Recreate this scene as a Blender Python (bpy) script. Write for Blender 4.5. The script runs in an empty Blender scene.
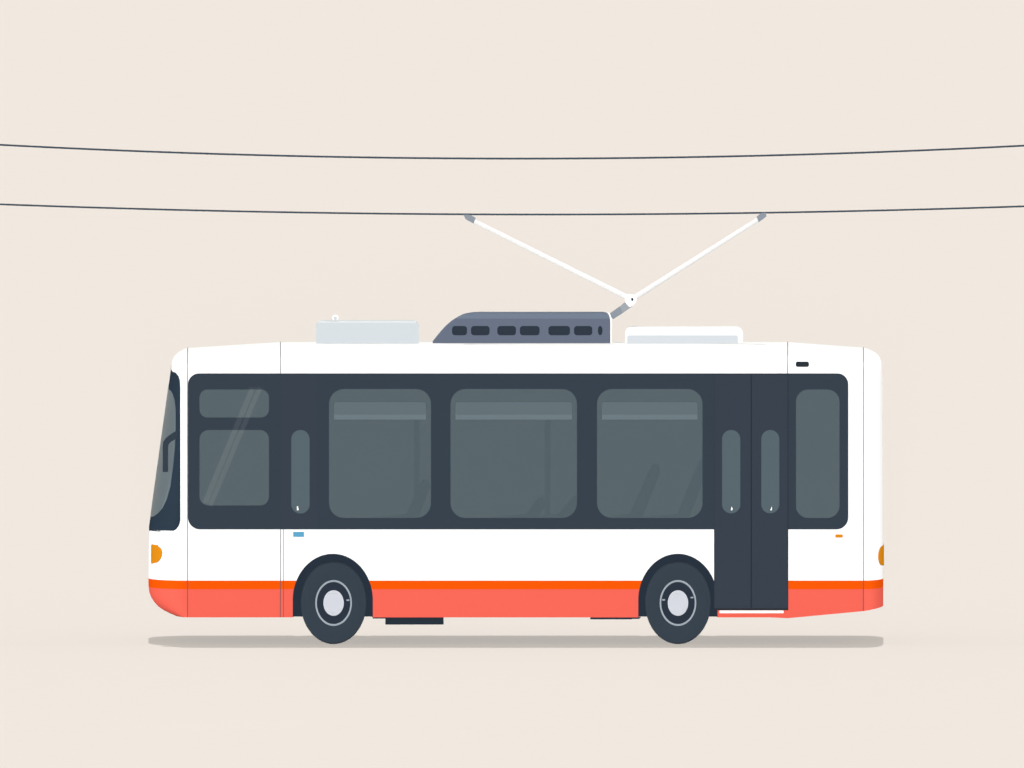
import bpy, bmesh, math
from mathutils import Vector, Matrix
from mathutils.geometry import tessellate_polygon

# ------------------------------------------------------------------ scale and view
S = 96.0                        # pixels of the photograph per metre
EL = math.radians(2.3)          # how far the view looks down
SE, CE = math.sin(EL), math.cos(EL)
HW = 1.2                        # half the bus's width
YN = -HW                        # its near side
def X(px): return (px - 512.0) / S
def Z(py, y=YN): return ((644.5 - py) / S - (y - YN) * SE) / CE

scene = bpy.context.scene
COL = scene.collection

# ------------------------------------------------------------------ materials
def lin(c):
    c /= 255.0
    return c / 12.92 if c <= 0.04045 else ((c + 0.055) / 1.055) ** 2.4

ALB = {   # linear surface colours
    'ground': (0.7600, 0.7020, 0.6550),
    'white':       (0.93, 0.93, 0.925),
    'rear_white':  (0.86, 0.865, 0.875),
    'orange': (0.7450, 0.0800, 0.0020),
    'coral': (0.7350, 0.1100, 0.0770),
    'band': (0.0212, 0.0338, 0.0507),
    'door': (0.0224, 0.0338, 0.0507),
    'groove':      (0.014, 0.020, 0.028),
    'tyre': (0.0262, 0.0378, 0.0520),
    'disc': (0.0150, 0.0235, 0.0370),
    'arch': (0.0130, 0.0226, 0.0365),
    'rim':         (0.28, 0.32, 0.36),
    'hub': (0.5140, 0.5333, 0.5845),
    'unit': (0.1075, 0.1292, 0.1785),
    'unit_lit': (0.1349, 0.1690, 0.2262),
    'box': (0.5318, 0.5780, 0.6104),
    'box_panel': (0.5560, 0.5940, 0.6294),
    'shoe':        (0.22, 0.25, 0.29),
    'joint':       (0.29, 0.31, 0.34),
    'amber': (0.6000, 0.2150, 0.0080),
    'blue': (0.0850, 0.3050, 0.4700),
    'seam': (0.0900, 0.0750, 0.0800),
    'wire': (0.0420, 0.0580, 0.0780),
    'under':       (0.012, 0.020, 0.030),
    'glass': (0.0700, 0.1045, 0.1219),
    'glass_solid': (0.0598, 0.0901, 0.1090),
    'screen': (0.0800, 0.1080, 0.1220),
    'sash': (0.0931, 0.1228, 0.1383),
    'rail': (0.1144, 0.1507, 0.1692),
    'boom': (0.7450, 0.7450, 0.7350),
    'box_lit_rim':     (0.66, 0.69, 0.70),
    'vent_hole':   (0.0185, 0.0275, 0.041),
    'lining':      (0.30, 0.34, 0.34),
    'seat': (0.0420, 0.0620, 0.0720),
}
#CAL#
def mat(name, rough=0.75, spec=0.15, ior=1.45, grain=0.006, key=None, see=0.0):
    m = bpy.data.materials.new(name); m.use_nodes = True
    nt = m.node_tree; n = nt.nodes; l = nt.links
    b = n['Principled BSDF']; c = ALB[key or name]
    b.inputs['Roughness'].default_value = rough
    b.inputs['IOR'].default_value = ior
    b.inputs['Specular IOR Level'].default_value = spec
    tc = n.new('ShaderNodeTexCoord'); nz = n.new('ShaderNodeTexNoise')
    nz.inputs['Scale'].default_value = 3.0; nz.inputs['Detail'].default_value = 4.0
    l.new(tc.outputs['Object'], nz.inputs['Vector'])
    rp = n.new('ShaderNodeValToRGB')
    rp.color_ramp.elements[0].position = 0.3; rp.color_ramp.elements[1].position = 0.7
    rp.color_ramp.elements[0].color = (*[v * (1 - grain) for v in c], 1)
    rp.color_ramp.elements[1].color = (*[v * (1 + grain) for v in c], 1)
    l.new(nz.outputs['Fac'], rp.inputs['Fac']); l.new(rp.outputs['Color'], b.inputs['Base Color'])
    if see:
        out = n['Material Output']; t = n.new('ShaderNodeBsdfTransparent'); mx = n.new('ShaderNodeMixShader')
        mx.inputs['Fac'].default_value = see
        l.new(b.outputs[0], mx.inputs[1]); l.new(t.outputs[0], mx.inputs[2]); l.new(mx.outputs[0], out.inputs['Surface'])
    return m
M = {k: mat(k, spec=0.0 if k in ('orange', 'coral', 'amber') else 0.1) for k in ALB if k not in ('band', 'door', 'glass', 'glass_solid', 'screen', 'ground')}
M['ground'] = mat('ground', rough=1.0, spec=0.0, grain=0.003)
M['band'] = mat('band', rough=0.0, spec=0.5, ior=1.28)
M['edge'] = mat('edge', rough=0.9, spec=0.0, key='band')
M['door'] = mat('door', rough=0.0, spec=0.5, ior=1.28)
M['glass'] = mat('glass', rough=0.0, spec=0.5, ior=1.42, see=0.35)
M['glass_solid'] = mat('glass_solid', rough=0.0, spec=0.5, ior=1.40)
M['screen'] = mat('screen', rough=0.5, spec=0.3, ior=1.40)

# ------------------------------------------------------------------ helpers
def link(name, me, m, parent=None, label=None, smooth=False):
    o = bpy.data.objects.new(name, me); COL.objects.link(o)
    if m is not None and not me.materials:
        for q in (m if isinstance(m, list) else [m]): me.materials.append(q)
    if smooth:
        for p in me.polygons: p.use_smooth = True
    if parent is not None:
        o.parent = parent
        o.matrix_parent_inverse = parent.matrix_world.inverted()
    if label: o['label'] = label
    return o

def mesh(name, vs, fs):
    me = bpy.data.meshes.new(name); me.from_pydata([tuple(v) for v in vs], [], fs); me.update()
    bm = bmesh.new(); bm.from_mesh(me); bmesh.ops.recalc_face_normals(bm, faces=bm.faces); bm.to_mesh(me); bm.free()
    return me

def prism_mesh(name, loops, y0, y1):
    """closed flat-faced piece: outline (and holes) in x,z, from y0 to y1"""
    pts = [p for lp in loops for p in lp]
    tris = tessellate_polygon([[Vector((p[0], p[1], 0)) for p in lp] for lp in loops])
    n = len(pts)
    vs = [(p[0], y0, p[1]) for p in pts] + [(p[0], y1, p[1]) for p in pts]
    fs = [tuple(t) for t in tris] + [tuple(i + n for i in reversed(t)) for t in tris]
    k = 0
    for lp in loops:
        m = len(lp)
        for i in range(m):
            a, b = k + i, k + (i + 1) % m
            fs.append((a, b, b + n, a + n))
        k += m
    return mesh(name, vs, fs)

def to_xz(loop, y): return [(X(a), Z(b, y)) for a, b in loop]

def plate(name, loops, y0, thick, m, parent=None, label=None, bevel=0.0):
    if not isinstance(loops[0], list): loops = [loops]
    o = link(name, prism_mesh(name, [to_xz(l, y0) for l in loops], y0, y0 + thick), m, parent, label)
    if m in (M['band'], M['door'], M['glass'], M['glass_solid']):
        o.data.materials.append(M['edge'])          # ground edges of the panels are matt
        for p in o.data.polygons:
            if abs(p.normal.y) < 0.5: p.material_index = 1
    if bevel:
        b = o.modifiers.new('bevel', 'BEVEL'); b.width = bevel; b.segments = 3; b.limit_method = 'ANGLE'; b.angle_limit = math.radians(50)
    return o

def rrect(x0, y0, x1, y1, r=0, n=8):
    if not r: return [(x0, y0), (x1, y0), (x1, y1), (x0, y1)]
    rs = r if isinstance(r, (tuple, list)) else (r, r, r, r)      # tl, tr, br, bl
    out = []
    for cx, cy, a0, q in ((x0, y0, 180, rs[0]), (x1, y0, 270, rs[1]), (x1, y1, 0, rs[2]), (x0, y1, 90, rs[3])):
        ox = cx + q if cx == x0 else cx - q; oy = cy + q if cy == y0 else cy - q
        if q == 0: out.append((cx, cy)); continue
        for i in range(n + 1):
            a = math.radians(a0 + 90 * i / n)
            out.append((ox + q * math.cos(a), oy + q * math.sin(a)))
    return out

def ell(cx, cy, rx, ry, n=48): return [(cx + rx * math.cos(2 * math.pi * i / n), cy + ry * math.sin(2 * math.pi * i / n)) for i in range(n)]

def lathe_mesh(name, prof, seg=72, sx=1.0):
    """prof: (radius, y) closed profile; axis along y through the origin"""
    vs, fs = [], []
    n = len(prof)
    for i in range(seg):
        a = 2 * math.pi * i / seg
        for r, y in prof: vs.append((sx * r * math.cos(a), y, r * math.sin(a)))
    for i in range(seg):
        j = (i + 1) % seg
        for k in range(n):
            q = (k + 1) % n
            if prof[k][0] == 0 and prof[q][0] == 0: continue
            fs.append((i * n + k, j * n + k, j * n + q, i * n + q))
    me = bpy.data.meshes.new(name); me.from_pydata(vs, [], fs)
    bm = bmesh.new(); bm.from_mesh(me); bmesh.ops.remove_doubles(bm, verts=bm.verts, dist=1e-5)
    bmesh.ops.recalc_face_normals(bm, faces=bm.faces); bm.to_mesh(me); bm.free()
    return me

def tube_mesh(name, pts, rad, seg=14):
    pts = [Vector(p) for p in pts]; n = len(pts); vs, fs = [], []
    for i, p in enumerate(pts):
        t = (pts[min(i + 1, n - 1)] - pts[max(i - 1, 0)]).normalized()
        u = t.cross(Vector((0, 1, 0))).normalized() if abs(t.y) < 0.9 else Vector((1, 0, 0)); w = t.cross(u)
        r = rad[i] if isinstance(rad, (list, tuple)) else rad
        for k in range(seg):
            a = 2 * math.pi * k / seg; vs.append(p + (u * math.cos(a) + w * math.sin(a)) * r)
    for i in range(n - 1):
        for k in range(seg):
            q = (k + 1) % seg
            fs.append((i * seg + k, i * seg + q, (i + 1) * seg + q, (i + 1) * seg + k))
    fs.append(tuple(range(seg))); fs.append(tuple((n - 1) * seg + k for k in reversed(range(seg))))
    return mesh(name, vs, fs)

def bake(o):
    """replace a modified mesh by its evaluated result"""
    dg = bpy.context.evaluated_depsgraph_get(); dg.update()
    me = bpy.data.meshes.new_from_object(o.evaluated_get(dg)); me.name = o.name
    o.modifiers.clear(); o.data = me

def cut(o, cutters):
    tmp = []
    for i, me in enumerate(cutters):
        c = bpy.data.objects.new('cutter', me); COL.objects.link(c); tmp.append(c)
        b = o.modifiers.new('cut', 'BOOLEAN'); b.operation = 'DIFFERENCE'; b.solver = 'EXACT'; b.object = c
    bpy.context.view_layer.update(); bake(o)
    for c in tmp: bpy.data.objects.remove(c)

def box_mesh(x0, x1, y0, y1, z0, z1):
    return prism_mesh('box', [[(x0, z0), (x1, z0), (x1, z1), (x0, z1)]], y0, y1)

# ------------------------------------------------------------------ the bus body's surface
FRONT = [(344, 188), (348.6, 187.2), (350.5, 182.5), (353, 179), (357, 175.3), (361, 173), (366, 171.6), (372, 171), (531, 148.9),
         (583, 148.4), (590, 149.2), (598, 152), (605, 157.5), (611, 166), (615, 176), (617.5, 184)]
REAR = [(344, 863), (348.8, 864.5), (350.5, 870), (353.5, 875), (358, 879), (364, 881.3), (372, 882.2), (400, 882.6), (580, 883.3),
        (618, 883.2)]
def interp(t, v):
    if v <= t[0][0]: return t[0][1]
    for (a, p), (b, q) in zip(t, t[1:]):
        if v <= b: return p + (q - p) * (v - a) / (b - a)
    return t[-1][1]
MIDOFF = HW * SE
def py_mid(z): return 644.5 - S * (z + MIDOFF)
ZC = Z(342.0) - 0.053            # crown of the roof
CAM = 0.08                       # its camber
SH = 0.12                        # radius of its shoulder
ZE = ZC - CAM * (HW - SH) ** 2
ZS = ZE - SH
def weight(z): return min(1.0, max(0.0, (z - 2.82) / 0.18))
def drop(px, z):
    d = 0.0
    if px < 280: d = 6.0 * min(1, (280 - px) / 92)
    if px > 788: d = 5.6 * min(1, (px - 788) / 75)
    return weight(z) * d / S
BC = 0.65                         # depth of the rounded corners in plan
NS, NCN, NF = 46, 12, 5
def bottom_z(px):
    py = 617.4 if px < 788 else (618.2 + (611.2 - 618.2) * (px - 788) / 75 if px < 863 else 611.2 - 3.0 * (px - 863) / 20)
    return Z(py)
def ring(z, hw, zfun=None):
    """half ring (front centre -> near side -> rear centre) then mirrored"""
    w = weight(z)
    xf = interp(FRONT, py_mid(z) + 6.0 * w); xr = interp(REAR, py_mid(z) + 5.6 * w)
    a, ar = 188 - xf, xr - 863; b = min(BC, hw * 0.85)
    half = []
    for i in range(NF): half.append((xf, -(hw - b) * i / NF))
    for i in range(NCN):
        t = math.pi / 2 * (1 - i / NCN); half.append((188 - a * math.sin(t), -(hw - b) - b * math.cos(t)))
    xs = [188 + (280 - 188) * i / 8 for i in range(8)] + [280 + 508 * i / 28 for i in range(28)] + [788 + 75 * i / 10 for i in range(10)]
    for x in xs: half.append((x, -hw))
    for i in range(NCN):
        t = math.pi / 2 * i / NCN; half.append((863 + ar * math.sin(t), -(hw - b) - b * math.cos(t)))
    for i in range(NF + 1): half.append((xr, -(hw - b) * (1 - i / NF)))
    out = []
    for px, y in half:
        zz = zfun(px) if zfun else z - drop(px, z)
        out.append((X(px), y, zz))
    full = out + [(x, -y, zz) for x, y, zz in reversed(out[1:-1])]
    return full
def loft(name, rings):
    n = len(rings[0]); vs = [v for r in rings for v in r]; fs = []
    for k in range(len(rings) - 1):
        for i in range(n):
            j = (i + 1) % n
            fs.append((k * n + i, k * n + j, (k + 1) * n + j, (k + 1) * n + i))
    def cap(base, flip):
        for i in range(n // 2):
            q = [base + i, base + i + 1, base + (n - i - 1) % n, base + (n - i) % n]
            u = []
            for v in q:
                if v not in u: u.append(v)
            fs.append(tuple(reversed(u)) if flip else tuple(u))
    cap(0, True); cap((len(rings) - 1) * n, False)
    return mesh(name, vs, fs)

ZST, ZSB = Z(580.6), Z(589.2)
def skirt_ring(v):
    def zf(px): return bottom_z(px) + (ZSB - bottom_z(px)) * v
    zn = Z(617.4) + (ZSB - Z(617.4)) * v
    return ring(zn - 0.02 * (1 - v), HW, zf)
skirt_rings = [skirt_ring(v) for v in (0, 0.08, 0.18, 0.3, 0.45, 0.62, 0.8, 1.0)]
stripe_rings = [ring(ZSB, HW + 0.0), ring((ZSB + ZST) / 2, HW), ring(ZST, HW)]
up = [ring(ZST + (Z(531) - ZST) * t, HW) for t in (0, 0.33, 0.66, 1)]
up += [ring(Z(531) + (2.82 - Z(531)) * t / 12, HW) for t in range(1, 13)]
up += [ring(2.82 + (ZS - 2.82) * t / 3, HW) for t in range(1, 4)]
for i in range(1, 9):
    t = math.pi / 2 * i / 8; up.append(ring(ZS + SH * math.sin(t), HW - SH + SH * math.cos(t)))
for hw in (1.0, 0.9, 0.8, 0.68, 0.56, 0.44, 0.34, 0.24, 0.14, 0.05, 0.01):
    up.append(ring(ZC - CAM * hw * hw, hw))

bus = bpy.data.objects.new('trolleybus', None); COL.objects.link(bus); bus.location = (X(515), 0, 0)
bus['label'] = 'white electric trolleybus with orange stripe and coral skirt, standing side-on beneath the wires'
bus['category'] = 'trolleybus'
bpy.context.view_layer.update()

# --- arches and windows are really cut out of the shell
ARCH = ((332.8, 40.0), (677.9, 39.6)); ACY, ARY = 600.0, 46.2
def arch_loop(cx, rx, g=0.0, low=640.0):
    pts = [(cx - rx + g, low)]
    for i in range(41):
        a = math.pi - math.pi * i / 40; pts.append((cx + (rx - g) * math.cos(a), ACY - (ARY - g) * math.sin(a)))
    pts.append((cx + rx - g, low)); return pts
def arch_cutters():
    out = []
    for cx, rx in ARCH:
        lp = to_xz(arch_loop(cx, rx), YN)
        out.append(prism_mesh('c', [lp], YN - 0.1, YN + 0.42)); out.append(prism_mesh('c', [lp], HW - 0.42, HW + 0.1))
    return out
WINS = [('lower_cab', (199.5, 430, 269, 505.5), 9), ('upper_cab', (199.5, 389.5, 269, 417.5), 8),
        ('big', (329, 389, 431, 518), 15), ('big', (450.5, 389, 577, 518), 15), ('big', (597, 389, 702.5, 518), 15),
        ('rear', (796, 389.5, 839.5, 518), 12)]
body = link('body', loft('body', up), M['white'], bus)
FLOORZ = 0.98
cavity = box_mesh(X(194), X(858), -HW + 0.05, HW - 0.05, FLOORZ, 2.78)
def shell_cut(o, extra):
    cut(o, arch_cutters() + extra)
shell_cut(body, [cavity] + [prism_mesh('c', [to_xz(rrect(r[0] - 1.5, r[1] - 1.5, r[2] + 1.5, r[3] + 1.5), YN)], YN - 0.1, YN + 0.2) for _, r, _ in WINS])
stripe = link('colour_stripe', loft('stripe', stripe_rings), M['orange'], bus, 'narrow orange stripe above the coral skirt')
shell_cut(stripe, [])
skirt = link('skirt_panel', loft('skirt', skirt_rings), M['coral'], bus, 'coral painted lower skirt')
shell_cut(skirt, [])
for o in (body, stripe, skirt):
    me = o.data
    for p in me.polygons: p.use_smooth = True
    me.set_sharp_from_angle(angle=math.radians(28))

# --- lining of the saloon, open towards the near side
x0, x1, y0_, y1_, z0, z1 = X(194) + .004, X(858) - .004, -HW + .055, HW - .055, FLOORZ + .004, 2.776
link('interior_lining', mesh('lining', [(x0, y0_, z0), (x1, y0_, z0), (x1, y1_, z0), (x0, y1_, z0), (x0, y0_, z1), (x1, y0_, z1), (x1, y1_, z1), (x0, y1_, z1)],
     [(0, 1, 2, 3), (3, 2, 6, 7), (4, 7, 6, 5), (0, 3, 7, 4), (1, 5, 6, 2)]), M['lining'], bus)

# --- seats and poles seen faintly through the panes
def seat(px_top, py_top, px_bot, y):
    zt = Z(py_top, y); zb = 1.30; xt, xb = X(px_top), X(px_bot)
    dz = Z(518, y) - zt
    slope = (xb - xt) / dz if dz else 0
    xq = xt + slope * (zb - zt)
    w = 0.055
    back = prism_mesh('seat', [[(xt - w, zt + 0.0), (xt - w * .3, zt + .045), (xt + w * .7, zt + .04), (xt + w, zt - .02), (xq + w, zb), (xq + w, zb - .12), (xq - .46, zb - .10), (xq - .48, zb - .02), (xq - .02 - w, zb + .02)]], y, y + 0.46)
    s = link('passenger_seat', back, M['seat'], bus)
    link('seat_base', prism_mesh('seat_base', [[(xq - .35, FLOORZ + .01), (xq - .05, FLOORZ + .01), (xq - .08, zb - .12), (xq - .32, zb - .12)]], y + .1, y + .36), M['seat'], s)
    return s
seat(655, 470, 637, -0.6); seat(704, 463, 684, -0.6)
seat(540, 503, 533, -0.6); seat(575, 502, 565, -0.6); seat(425, 485, 413, -0.6)
for px in (416.5, 547.5):
    link('grab_pole', tube_mesh('grab_pole', [(X(px), -0.35, FLOORZ + .006), (X(px), -0.35, Z(417, -0.35))], 0.030), M['seat'], bus)

# --- dark glazing band with a hole for each window
T = YN - 0.006
band_outer = rrect(188.0, 373.4, 848.3, 529.4, (11, 11, 12, 12))
plate('window_band', [band_outer] + [rrect(*r, rad) for _, r, rad in WINS], T, 0.0055, M['band'], bus, 'dark slate glazing band running round the windows')
for kind, r, rad in WINS:
    w = plate('side_window', rrect(*[v + d for v, d in zip(r, (-.6, -.6, .6, .6))], rad), YN - 0.0015, 0.006, M['glass'], bus)
    if kind == 'big':
        a, b = r[0] + 5, r[2] - 5
        plate('vent_sash', rrect(a, 402.2, b, 414.4, (2.5, 2.5, 0, 0)), T + .001, 0.004, M['sash'], w)
        plate('sash_rail', rrect(a, 414.5, b, 419.6), T - .001, 0.006, M['rail'], w)

# --- doors
fd = plate('front_door', rrect(281.2, 374.4, 317, 528.2), YN - 0.0095, 0.003, M['door'], bus, 'narrow dark front door leaf with a slim rounded window')
plate('door_window', rrect(291.3, 430, 309.6, 513.5, 9.1, 12), YN - 0.0125, 0.0025, M['glass_solid'], fd)
plate('door_mark', [(296.8, 506.5), (298, 506), (298.6, 510.2), (297, 510.4)], YN - 0.022, 0.009, M['white'], fd)  # small white mark low on the door window
plate('door_gap', rrect(714, 374.3, 788.3, 610.3), YN - 0.012, 0.012, M['groove'], bus)
for k, (a, b, c, d, hx) in enumerate(((714.3, 750.7, 722.1, 740.3, 731.6), (751.9, 787.6, 761.3, 779.3, 771))):
    lf = plate('rear_door', rrect(a, 374.6, b, 608.2), YN - 0.018, 0.005, M['door'], bus)
    plate('door_window', rrect(c, 430, d, 513.3, 9, 12), YN - 0.021, 0.0025, M['glass_solid'], lf)
    plate('door_mark', [(hx - .8, 510.2), (hx + (.8 if k else 0), 506.4), (hx + 1, 508.5), (hx + .6, 510.4)], YN - 0.030, 0.009, M['white'], lf)
plate('door_step', rrect(719.5, 610.6, 783.6, 613.2), YN - 0.03, 0.03, M['white'], bus, 'pale step edge beneath the double door')

# --- joints between the panels, as rubber strips that follow the section of the shell
def seam(px, zlo, zhi_y, width=0.0075):
    pts = [(YN, zlo)]
    if zhi_y is None:   # runs on over the roof
        pts.append((YN, 2.82)); pts += [(YN, 2.82 + (ZS - 2.82) * t / 2) for t in (1, 2)]
        for i in range(1, 9):
            t = math.pi / 2 * i / 8; pts.append((-(HW - SH + SH * math.cos(t)), ZS + SH * math.sin(t)))
        hw = 1.0
        while hw > -0.7: pts.append((-hw, ZC - CAM * hw * hw)); hw -= 0.1
    else: pts.append((YN, zhi_y))
    pts = [(y, z - drop(px, z)) for y, z in pts]
    vs, fs = [], []
    for i, (y, z) in enumerate(pts):
        a, b = pts[max(i - 1, 0)], pts[min(i + 1, len(pts) - 1)]
        ty, tz = b[0] - a[0], b[1] - a[1]; L = math.hypot(ty, tz); ny, nz = -tz / L, ty / L
        for sx in (-1, 1):
            for o in (-0.004, 0.003): vs.append((X(px) + sx * width / 2, y + ny * o, z + nz * o))
    for i in range(len(pts) - 1):
        a, b = i * 4, i * 4 + 4
        fs += [(a, a + 1, b + 1, b), (a + 1, a + 3, b + 3, b + 1), (a + 3, a + 2, b + 2, b + 3), (a + 2, a, b, b + 2)]
    fs += [(0, 1, 3, 2), tuple(len(vs) - 4 + k for k in (0, 1, 3, 2))]
    link('panel_seam', mesh('seam', vs, fs), M['seam'], bus)
seam(187.6, Z(617.2), None); seam(863.4, Z(610.8), None)
seam(280.4, Z(373.6), None); seam(787.7, Z(373.6), None)
seam(280.4, Z(617.2), Z(529)); seam(283.5, Z(617.2), Z(529), 0.006)

# --- windscreen, wrapped round the rounded front
def front_pt(px, z, off):
    xf = interp(FRONT, py_mid(z) + 6 * weight(z)); a = max(188 - xf, 1e-3)
    s = min(1.0, max(0.0, (188 - px) / a)); t = math.asin(s)
    nx, ny = -math.sin(t) / (a / S), -math.cos(t) / BC; L = math.hypot(nx, ny)
    return X(188 - a * math.sin(t)) + off * nx / L, -(HW - BC) - BC * math.cos(t) + off * ny / L
def wrap_front(name, table, off, m, parent, label=None, thick=0.005, full=True):
    """table: (py, x of the near edge); runs round the nose to the far side"""
    rows, step = [], 1.0
    py = table[0][0]
    pys = []
    while py < table[-1][0]: pys.append(py); py += 1.5
    pys.append(table[-1][0])
    for py in pys:
        edge = interp(table, py); z = Z(py, -0.75)
        xf = interp(FRONT, py_mid(z) + 6 * weight(z)); a = 188 - xf
        s0 = min(0.999, max(0.0, (188 - edge) / a)); t0 = math.asin(s0)
        row = []
        for i in range(14):
            t = t0 + (math.pi / 2 - t0) * i / 13
            x, y = front_pt(188 - a * math.sin(t), z, off); row.append((x, y, z))
        k = len(row)
        row += [(X(xf) - off, (HW - BC) * (-1 + 2 * i / 8), z) for i in range(1, 8)]
        row += [(x, -y, z_) for x, y, z_ in reversed(row[:k])]
        rows.append(row)
    n = len(rows[0]); vs = [v for r in rows for v in r]; fs = []
    for k in range(len(rows) - 1):
        for i in range(n - 1): fs.append((k * n + i, k * n + i + 1, (k + 1) * n + i + 1, (k + 1) * n + i))
    me = bpy.data.meshes.new(name); me.from_pydata(vs, [], fs); me.update()
    o = link(name, me, m, parent, label, smooth=True)
    s = o.modifiers.new('thick', 'SOLIDIFY'); s.thickness = thick; s.offset = 1 if me.polygons[0].normal.x > 0 or me.polygons[0].normal.y > 0 else -1
    return o
ws = wrap_front('windscreen_surround', [(370.2, 171.5), (370.8, 174), (372.1, 176.2), (374.6, 178.6), (379, 180), (385, 180.4), (519, 180.4), (524, 179), (527.5, 176.5), (529.8, 173), (530.8, 160), (531.4, 149)], 0.0025, M['edge'], bus, 'dark slate surround of the raked windscreen', 0.0015)
wrap_front('windscreen_glass', [(388.8, 168.6), (390, 171), (393, 173), (399, 175), (408, 176), (428, 176), (446, 175.2), (465, 173.4), (485, 170.8), (498, 167.2), (507, 163), (513, 158), (516.5, 153.5), (518, 150.6)], 0.005, M['screen'], ws, None, 0.0015)

# --- mirror on its arm in front of the windscreen
arm = plate('mirror_arm', [(177, 430.5), (171.2, 434), (166, 438), (163.2, 442.2), (162.7, 447.5), (168.1, 447.5), (168.6, 444.6), (170.8, 441.8), (177, 438.4)], -1.16, 0.05, M['band'], bus)
plate('mirror_head', rrect(162.7, 447.3, 168.1, 472, (0, 0, 1, 1), 3), -1.18, 0.10, M['band'], arm)

# --- lamps
def corner_patch(name, rows, rear, off, m, parent, label=None, side=1):
    """rows: (py, x left, x right) laid on the near rounded corner"""
    vs, fs, n = [], [], 9
    for py, a, b in rows:
        z = Z(py, -1.0)
        for i in range(n):
            px = a + (b - a) * i / (n - 1)
            if rear:
                ar = interp(REAR, py_mid(z)) - 863; s = min(1, max(0, (px - 863) / ar)); t = math.asin(s)
                nx, ny = math.sin(t) / (ar / S), -math.cos(t) / BC; L = math.hypot(nx, ny)
                vs.append((X(863 + ar * math.sin(t)) + off * nx / L, -(HW - BC) - BC * math.cos(t) + off * ny / L, z))
            else:
                x, y = front_pt(px, z, off); vs.append((x, y, z))
    for k in range(len(rows) - 1):
        for i in range(n - 1): fs.append((k * n + i, k * n + i + 1, (k + 1) * n + i + 1, (k + 1) * n + i))
    if side < 0: vs = [(x, -y, z) for x, y, z in vs]
    me = bpy.data.meshes.new(name); me.from_pydata(vs, [], fs); me.update()
    o = link(name, me, m, parent, label, smooth=True)
    s = o.modifiers.new('thick', 'SOLIDIFY'); s.thickness = off - 0.001
    s.offset = 1 if me.polygons[0].normal.y * side > 0 else -1
    return o
hl = [(545, 152.2, 157.5)]
for i in range(1, 16):
    t = i / 16; py = 545 + 19 * t
    w = 10.2 * math.sqrt(max(0, 1 - ((t - 0.38) / (0.40 if t < .38 else 0.64)) ** 2))
    hl.append((py, 152.2 - (0.2 if t > .1 else 0), 152.2 + max(w, 0.6)))
hl.append((564.3, 152.2, 152.8))
corner_patch('headlight', hl, False, 0.010, M['amber'], bus, 'amber headlight on the rounded front corner')
corner_patch('headlight', hl, False, 0.004, M['amber'], bus, None, -1)
tl = [(546 + 21 * t / 16, 883.25 - max(0.3, 5.3 * math.sqrt(max(0, 1 - ((t / 16 - .5) / .5) ** 2))), 883.25) for t in range(17)]
corner_patch('tail_light', tl, True, 0.008, M['amber'], bus, 'amber lamp on the rear corner')
corner_patch('tail_light', tl[2:-2], True, 0.0025, M['amber'], bus, None, -1)
# the same glazing on the far side
link('window_band', prism_mesh('band', [to_xz(rrect(188, 373.4, 848.3, 529.4, 11), YN)], HW + .0005, HW + .006), M['band'], bus)
for _, q, rad in WINS:
    link('side_window', prism_mesh('window', [to_xz(rrect(*q, rad), YN)], HW + .005, HW + .009), M['glass_solid'], bus)
plate('side_marker', rrect(835.3, 534.4, 842.8, 537.6, 1), YN - 0.01, 0.01, M['amber'], bus, 'small amber side marker under the last window')
plate('sticker', rrect(293.2, 531.9, 304, 536.9), YN - 0.003, 0.003, M['blue'], bus, 'small light blue sticker beneath the front door window')
plate('air_slot', rrect(795.8, 361.6, 809, 366.9, 1.8, 4), YN - 0.006, 0.007, M['groove'], bus, 'small black rounded slot above the last window')

# --- wheels
R = 41.3 / S; WSX = 32.9 / 41.3
TP = [(R * .5, .24), (R * .93, .24), (R * .985, .22), (R, .19), (R, .05), (R * .985, .02), (R * .965, .005), (R * .93, 0.0), (R * .57, 0.0), (R * .5, .012)]
wheel_me = lathe_mesh('tyre', TP, 96, WSX)
disc_me = lathe_mesh('disc', [(0, .10), (R * .57, .10), (R * .57, .004), (0, .004)], 72, WSX)
ring_me = lathe_mesh('ring', [(22.0 / S + .0105 * math.cos(a), .0 + .009 * math.sin(a)) for a in [2 * math.pi * i / 8 for i in range(8)]], 72, WSX)
hub_me = lathe_mesh('hub', [(0, .05), (12.8 / S, .05), (12.8 / S, -.012), (12.2 / S, -.018), (9.8 / S, -.018), (9.5 / S, -.0145), (9.2 / S, -.018), (0, -.018)], 64, WSX)
valve_me = prism_mesh('valve', [[(-.016, -.008), (.012, -.008), (.016, .0), (.012, .008), (-.016, .006)]], -.012, .004)
for i, (cx, far) in enumerate(((333.6, 0), (678.0, 0), (333.6, 1), (678.0, 1))):
    w = bpy.data.objects.new('wheel', None); COL.objects.link(w); w.location = (X(cx), YN + .03, R + .001)
    if far: w.location.y = HW - .03; w.rotation_euler.z = math.pi
    w.parent = bus; w.matrix_parent_inverse = Matrix.Translation(bus.location).inverted()
    for nm, me, mm in (('tyre', wheel_me, 'tyre'), ('wheel_disc', disc_me, 'disc'), ('rim_ring', ring_me, 'rim'), ('hub_cap', hub_me, 'hub')):
        if not me.materials: me.materials.append(M[mm]); [setattr(p, 'use_smooth', True) for p in me.polygons]; me.set_sharp_from_angle(angle=math.radians(32))
        o = bpy.data.objects.new(nm, me); COL.objects.link(o); o.parent = w
    if not valve_me.materials: valve_me.materials.append(M['rim'])
    for vx, vz in (((.150, .03),) if i % 2 == 0 else ((.146, .058), (-.150, .034))):
        o = bpy.data.objects.new('valve', valve_me); COL.objects.link(o); o.parent = w; o.location = (vx, 0, vz)
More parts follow.
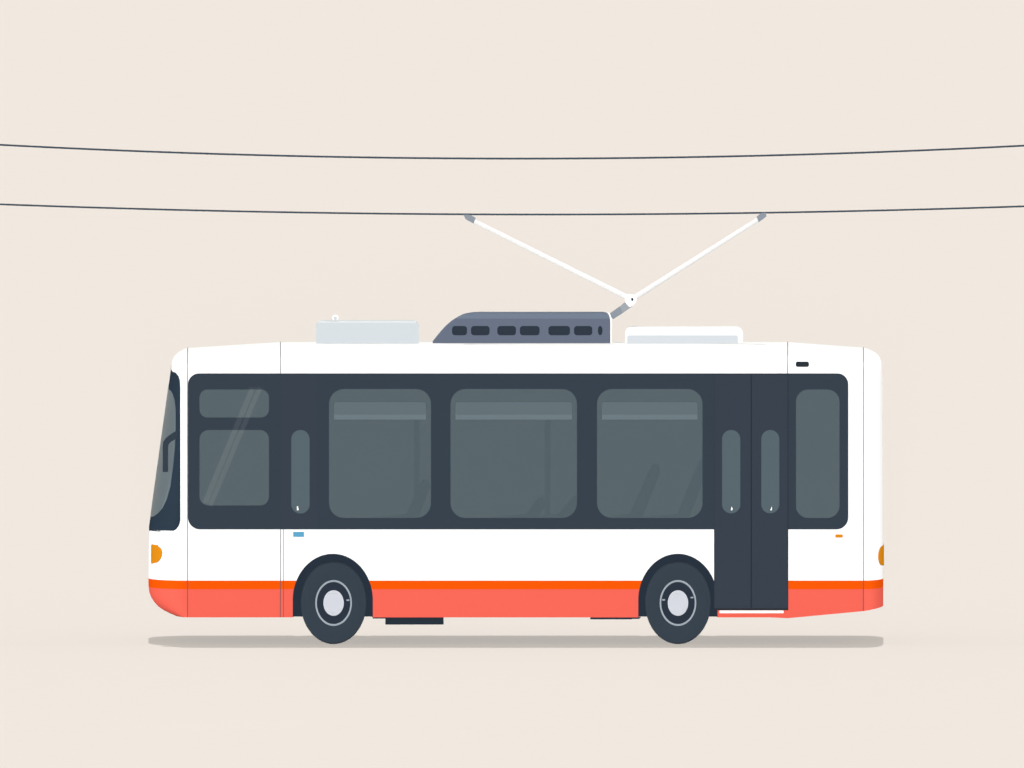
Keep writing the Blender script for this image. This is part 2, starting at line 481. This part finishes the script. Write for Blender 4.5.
for cx, rx in ARCH:
    for far in (0, 1):
        # dark tub: a rim round the opening and a back plate behind the tyre
        lo, li = arch_loop(cx, rx, -0.05, 616.9), arch_loop(cx, rx, 0.9, 616.9)
        tub = to_xz(lo + li[::-1], YN)
        ya, yb = (YN - .005, YN + .40) if not far else (HW - .40, HW + .005)
        me = prism_mesh('arch', [tub], ya, yb)
        pb = prism_mesh('plate', [to_xz(arch_loop(cx, rx, 0.5, 616.6 ), YN + .3 if not far else YN)], (YN + .30) if not far else HW - .32, (YN + .32) if not far else HW - .30)
        bm = bmesh.new(); bm.from_mesh(me); bm.from_mesh(pb); bm.to_mesh(me); bm.free()
        link('wheel_arch', me, M['arch'], bus)

# --- things under the skirt
plate('underfloor_box', rrect(385.3, 617.7, 443.6, 624.6), YN + .06, 0.5, M['under'], bus, 'long dark box slung under the skirt behind the front wheel')
plate('sill_strip', rrect(372.6, 616.8, 386, 618.6), YN + .02, 0.06, M['under'], bus)
plate('sill_strip', [(590.3, 617.3), (639.5, 617.3), (640.5, 616), (640.5, 618), (638.5, 619), (632, 618.9), (631.6, 619.4), (590.3, 619.4)], YN + .02, 0.06, M['under'], bus)

# --- roof gear
RY = -0.15
def roofbase(y): return 645.5 - S * (ZC + (y - YN) * SE) + 1.0
eb = plate('equipment_box', [(316, 346), (316.1, 327.5), (316.8, 324.6), (318.4, 322.6), (321, 321.6), (414, 321.6), (416.4, 322.6), (418, 324.6), (418.8, 327.5), (418.8, 346)], RY, 0.40, M['box'], bus, 'pale blue-grey box at the front of the roof')
bd = bpy.data.objects.new('beacon', lathe_mesh('beacon', [(0, -.03), (.018, -.028), (.027, -.018), (.032, 0), (.032, .05), (0, .05)], 32)); COL.objects.link(bd)
bd.data.materials.append(M['white']); bd.location = (X(335.4), RY + .05, Z(318.0, RY + .05)); bd.parent = bus; bd.matrix_parent_inverse = Matrix.Translation(bus.location).inverted()
plate('beacon_lens', ell(335.2, 318.2, 1.9, 2.0, 20), RY + .015, .02, M['box'], bd).matrix_parent_inverse = (Matrix.Translation(bd.location)).inverted()
plate('box_lit_rim', [(321, 321.4), (414, 321.4), (416.4, 322.6), (318.4, 322.6)], RY - .004, 0.41, M['box_lit_rim'], eb)  # paler strip: the box's lit top edge put into the colour
nose = [(433, 342.6), (436.5, 338), (441, 332.5), (446, 327.2), (451.5, 322.4), (457.5, 318.6)]
top = [(457.5, 318.6), (462.5, 316.0), (467.5, 314.6), (473, 313.8), (480, 313.5), (603, 313.5), (606.5, 314.3), (608.8, 316.2), (609.6, 318.6)]
ac = plate('roof_unit', nose + [(609.9, 318.6), (610.3, 321), (610.3, 346.2), (431, 346.2)], RY, 0.45, M['unit'], bus, 'slate grey streamlined roof housing with a sloping nose and vent slots')
plate('unit_lit_top', top, RY, 0.45, M['unit_lit'], ac)  # lighter strip: brightness of the housing's lit top painted in
for a, b in ((452, 467), (471, 489.6), (497.3, 516), (519.8, 539.6), (548.4, 570), (574, 592.3)):
    plate('vent', rrect(a, 326, b, 335.3, 3, 5), RY - .006, 0.01, M['vent_hole'], ac)
plate('vent', ell(600.2, 330.6, 2.3, 4.7, 24), RY - .006, 0.01, M['vent_hole'], ac)
plate('edge_trim', [(608.5, 313.5), (610, 314.4), (611.4, 318), (611.8, 322), (611.8, 346.2), (610.35, 346.2), (610.35, 321), (609.9, 318)], RY + .002, 0.44, M['white'], ac)
rb = plate('battery_box', [(625, 346.2), (625.3, 332.5), (626.5, 329.6), (629, 327.8), (632.5, 327.3), (734.5, 327.3), (738.5, 328), (741.3, 330), (742.8, 333.5), (743, 346.2)], RY, 0.30, M['white'], bus, 'low white box at the rear of the roof')
plate('box_panel', rrect(627.2, 335.3, 738, 346.0, (2, 2, 0, 0), 4), RY - .008, 0.01, M['box_panel'], rb)

# --- trolley poles: knuckle on the roof unit and two booms reaching the lower wire
YP = 0.10
jt = plate('pole_base', [(609.8, 313.9), (619.8, 306.8), (622.6, 313.2), (613.2, 319.2), (611.6, 318)], YP - .07, 0.14, M['shoe'], bus)
plate('pole_knuckle', [(619.9, 306.8), (624.6, 302.8), (632.3, 306.4), (622.7, 313.2)], YP - .06, 0.12, M['joint'], jt)
hubp = plate('pole_hub', [(624.6, 298), (628, 294.6), (634, 295), (636.8, 299), (635.5, 303), (632.5, 306), (629.5, 307.3), (626, 303.5)], YP - .08, 0.16, M['white'], bus, bevel=0.008)
plate('pivot_pin', ell(632.3, 299.4, 1.1, 1.6, 16), YP - .086, 0.01, M['groove'], hubp)
for (ax, ay), (bx, by), shoe in (((629.5, 298.6), (473.6, 220.9), [(463.2, 214.6), (470, 214.8), (475.6, 218), (473.6, 223.6), (465.8, 219.4)]),
                                 ((632.5, 299), (757.6, 219.8), [(765.9, 212.6), (766.4, 216.6), (758.9, 222.2), (756.6, 216.8), (761, 213.2)])):
    p = link('trolley_pole', tube_mesh('trolley_pole', [(X(ax), YP, Z(ay, YP)), (X(bx), YP, Z(by, YP))], [2.6 / S, 2.1 / S], 32), M['boom'], bus, smooth=True)
    p.data.set_sharp_from_angle(angle=math.radians(40))
    plate('contact_shoe', shoe, YP - .035, 0.07, M['shoe'], p)

# ------------------------------------------------------------------ overhead wires
def wire(label, py, cx, k, y, r):
    pts = []
    for i in range(161):
        px = -700 + 2424 * i / 160
        pts.append((X(px), y, Z(py - k * (px - cx) ** 2, y)))
    o = link('overhead_wire', tube_mesh('overhead_wire', pts, r, 8), M['wire'], None, label, smooth=True)
    o['category'] = 'wire'; o['group'] = 'overhead wires above the trolleybus'
wire('upper thin dark wire sagging high above the bus, touched by neither pole', 158.6, 520, 5.1e-5, YP + .5, 0.0098)
wire('lower thin dark wire that both trolley pole shoes touch', 214.5, 540, 3.5e-5, YP, 0.0094)

# ------------------------------------------------------------------ ground
G = 3000
g = link('ground', mesh('ground', [(-G, -G, 0), (G, -G, 0), (G, G, 0), (-G, G, 0)], [(0, 1, 2, 3)]), M['ground'])
g['kind'] = 'structure'

# ------------------------------------------------------------------ light
w = bpy.data.worlds.new('World'); scene.world = w; w.use_nodes = True
nt = w.node_tree; bg = nt.nodes['Background']
tc = nt.nodes.new('ShaderNodeTexCoord'); sep = nt.nodes.new('ShaderNodeSeparateXYZ'); rp = nt.nodes.new('ShaderNodeValToRGB')
nt.links.new(tc.outputs['Generated'], sep.inputs[0]); nt.links.new(sep.outputs['Z'], rp.inputs['Fac']); nt.links.new(rp.outputs['Color'], bg.inputs['Color'])
rp.color_ramp.elements[0].position = 0.08; rp.color_ramp.elements[0].color = (0.871, 0.807, 0.730, 1)
rp.color_ramp.elements[1].position = 0.34; rp.color_ramp.elements[1].color = (0.12, 0.115, 0.11, 1)

def sun(name, direction, power, shadow=True, angle=0.5, colour=(1, 1, 1)):
    l = bpy.data.lights.new(name, 'SUN'); l.energy = power; l.angle = math.radians(angle); l.use_shadow = shadow; l.color = colour
    o = bpy.data.objects.new(name, l); COL.objects.link(o)
    o.rotation_euler = Vector(direction).to_track_quat('-Z', 'Y').to_euler()
    return o
TILT = math.radians(16.5)
P = {'key': 1.28, 'fill': 1.83, 'front': 2.9, 'left': 2.8, 'right': 2.3}
#PCAL#
sun('overhead_sun', (0.0, -math.sin(TILT), -math.cos(TILT)), P['key'], True, 0.5, (1.0, 0.99, 0.97))
sun('overhead_fill', (0, 0, -1), P['fill'], False, 5, (0.985, 1.0, 0.99))  # added fill without shadows, lightens the shadow under the bus
sun('front_light', (0, CE, -SE), P['front'], True, 1)
sun('left_fill', (1, 0.15, 0.2), P['left'], False, 5)  # added shadowless fill, aimed upwards in place of ground bounce
sun('right_fill', (-1, 0.15, 0.1), P['right'], False, 5)  # added shadowless fill brightening the rear corner

# two unseen strip lamps added between the viewpoint and the bus: their reflections are the slanting streaks on the cab windows
def strip(pa, pb, width, power, dist=22.0):
    a = Vector((X(pa[0]), YN - .007, Z(pa[1]))); b = Vector((X(pb[0]), YN - .007, Z(pb[1])))
    d = Vector((0, -CE, -SE)) * dist; a += d; b += d
    l = bpy.data.lights.new('added_streak_lamp', 'AREA'); l.shape = 'RECTANGLE'; l.size = width; l.size_y = (b - a).length; l.energy = power
    o = bpy.data.objects.new('added_streak_lamp', l); COL.objects.link(o)
    u = (b - a).normalized(); n = Vector((0, -1, 0)); n = (n - u * n.dot(u)).normalized(); s = u.cross(n)
    o.matrix_world = Matrix.Translation((a + b) / 2) @ Matrix((s, u, n)).transposed().to_4x4()
strip((205, 503), (253, 387), 0.056, P.get('streak', 0.34))
strip((210, 506), (260, 387), 0.050, P.get('streak', 0.34) * .9)

# ------------------------------------------------------------------ camera
cam = bpy.data.cameras.new('Camera'); co = bpy.data.objects.new('Camera', cam); COL.objects.link(co)
cam.type = 'ORTHO'; cam.ortho_scale = 1024 / S; cam.clip_start = 0.1; cam.clip_end = 2000
D = 40.0
zc = Z(384)
co.location = (0, YN - D * CE, zc + D * SE); co.rotation_euler = (math.pi / 2 - EL, 0, 0)
scene.camera = co

scene.render.engine = 'CYCLES'
scene.cycles.max_bounces = 8; scene.cycles.diffuse_bounces = 0
scene.cycles.use_denoising = True
scene.render.resolution_x = 1024; scene.render.resolution_y = 768
vs_ = scene.view_settings; vs_.view_transform = 'Standard'; vs_.look = 'None'; vs_.exposure = 0; vs_.gamma = 1; vs_.use_curve_mapping = False
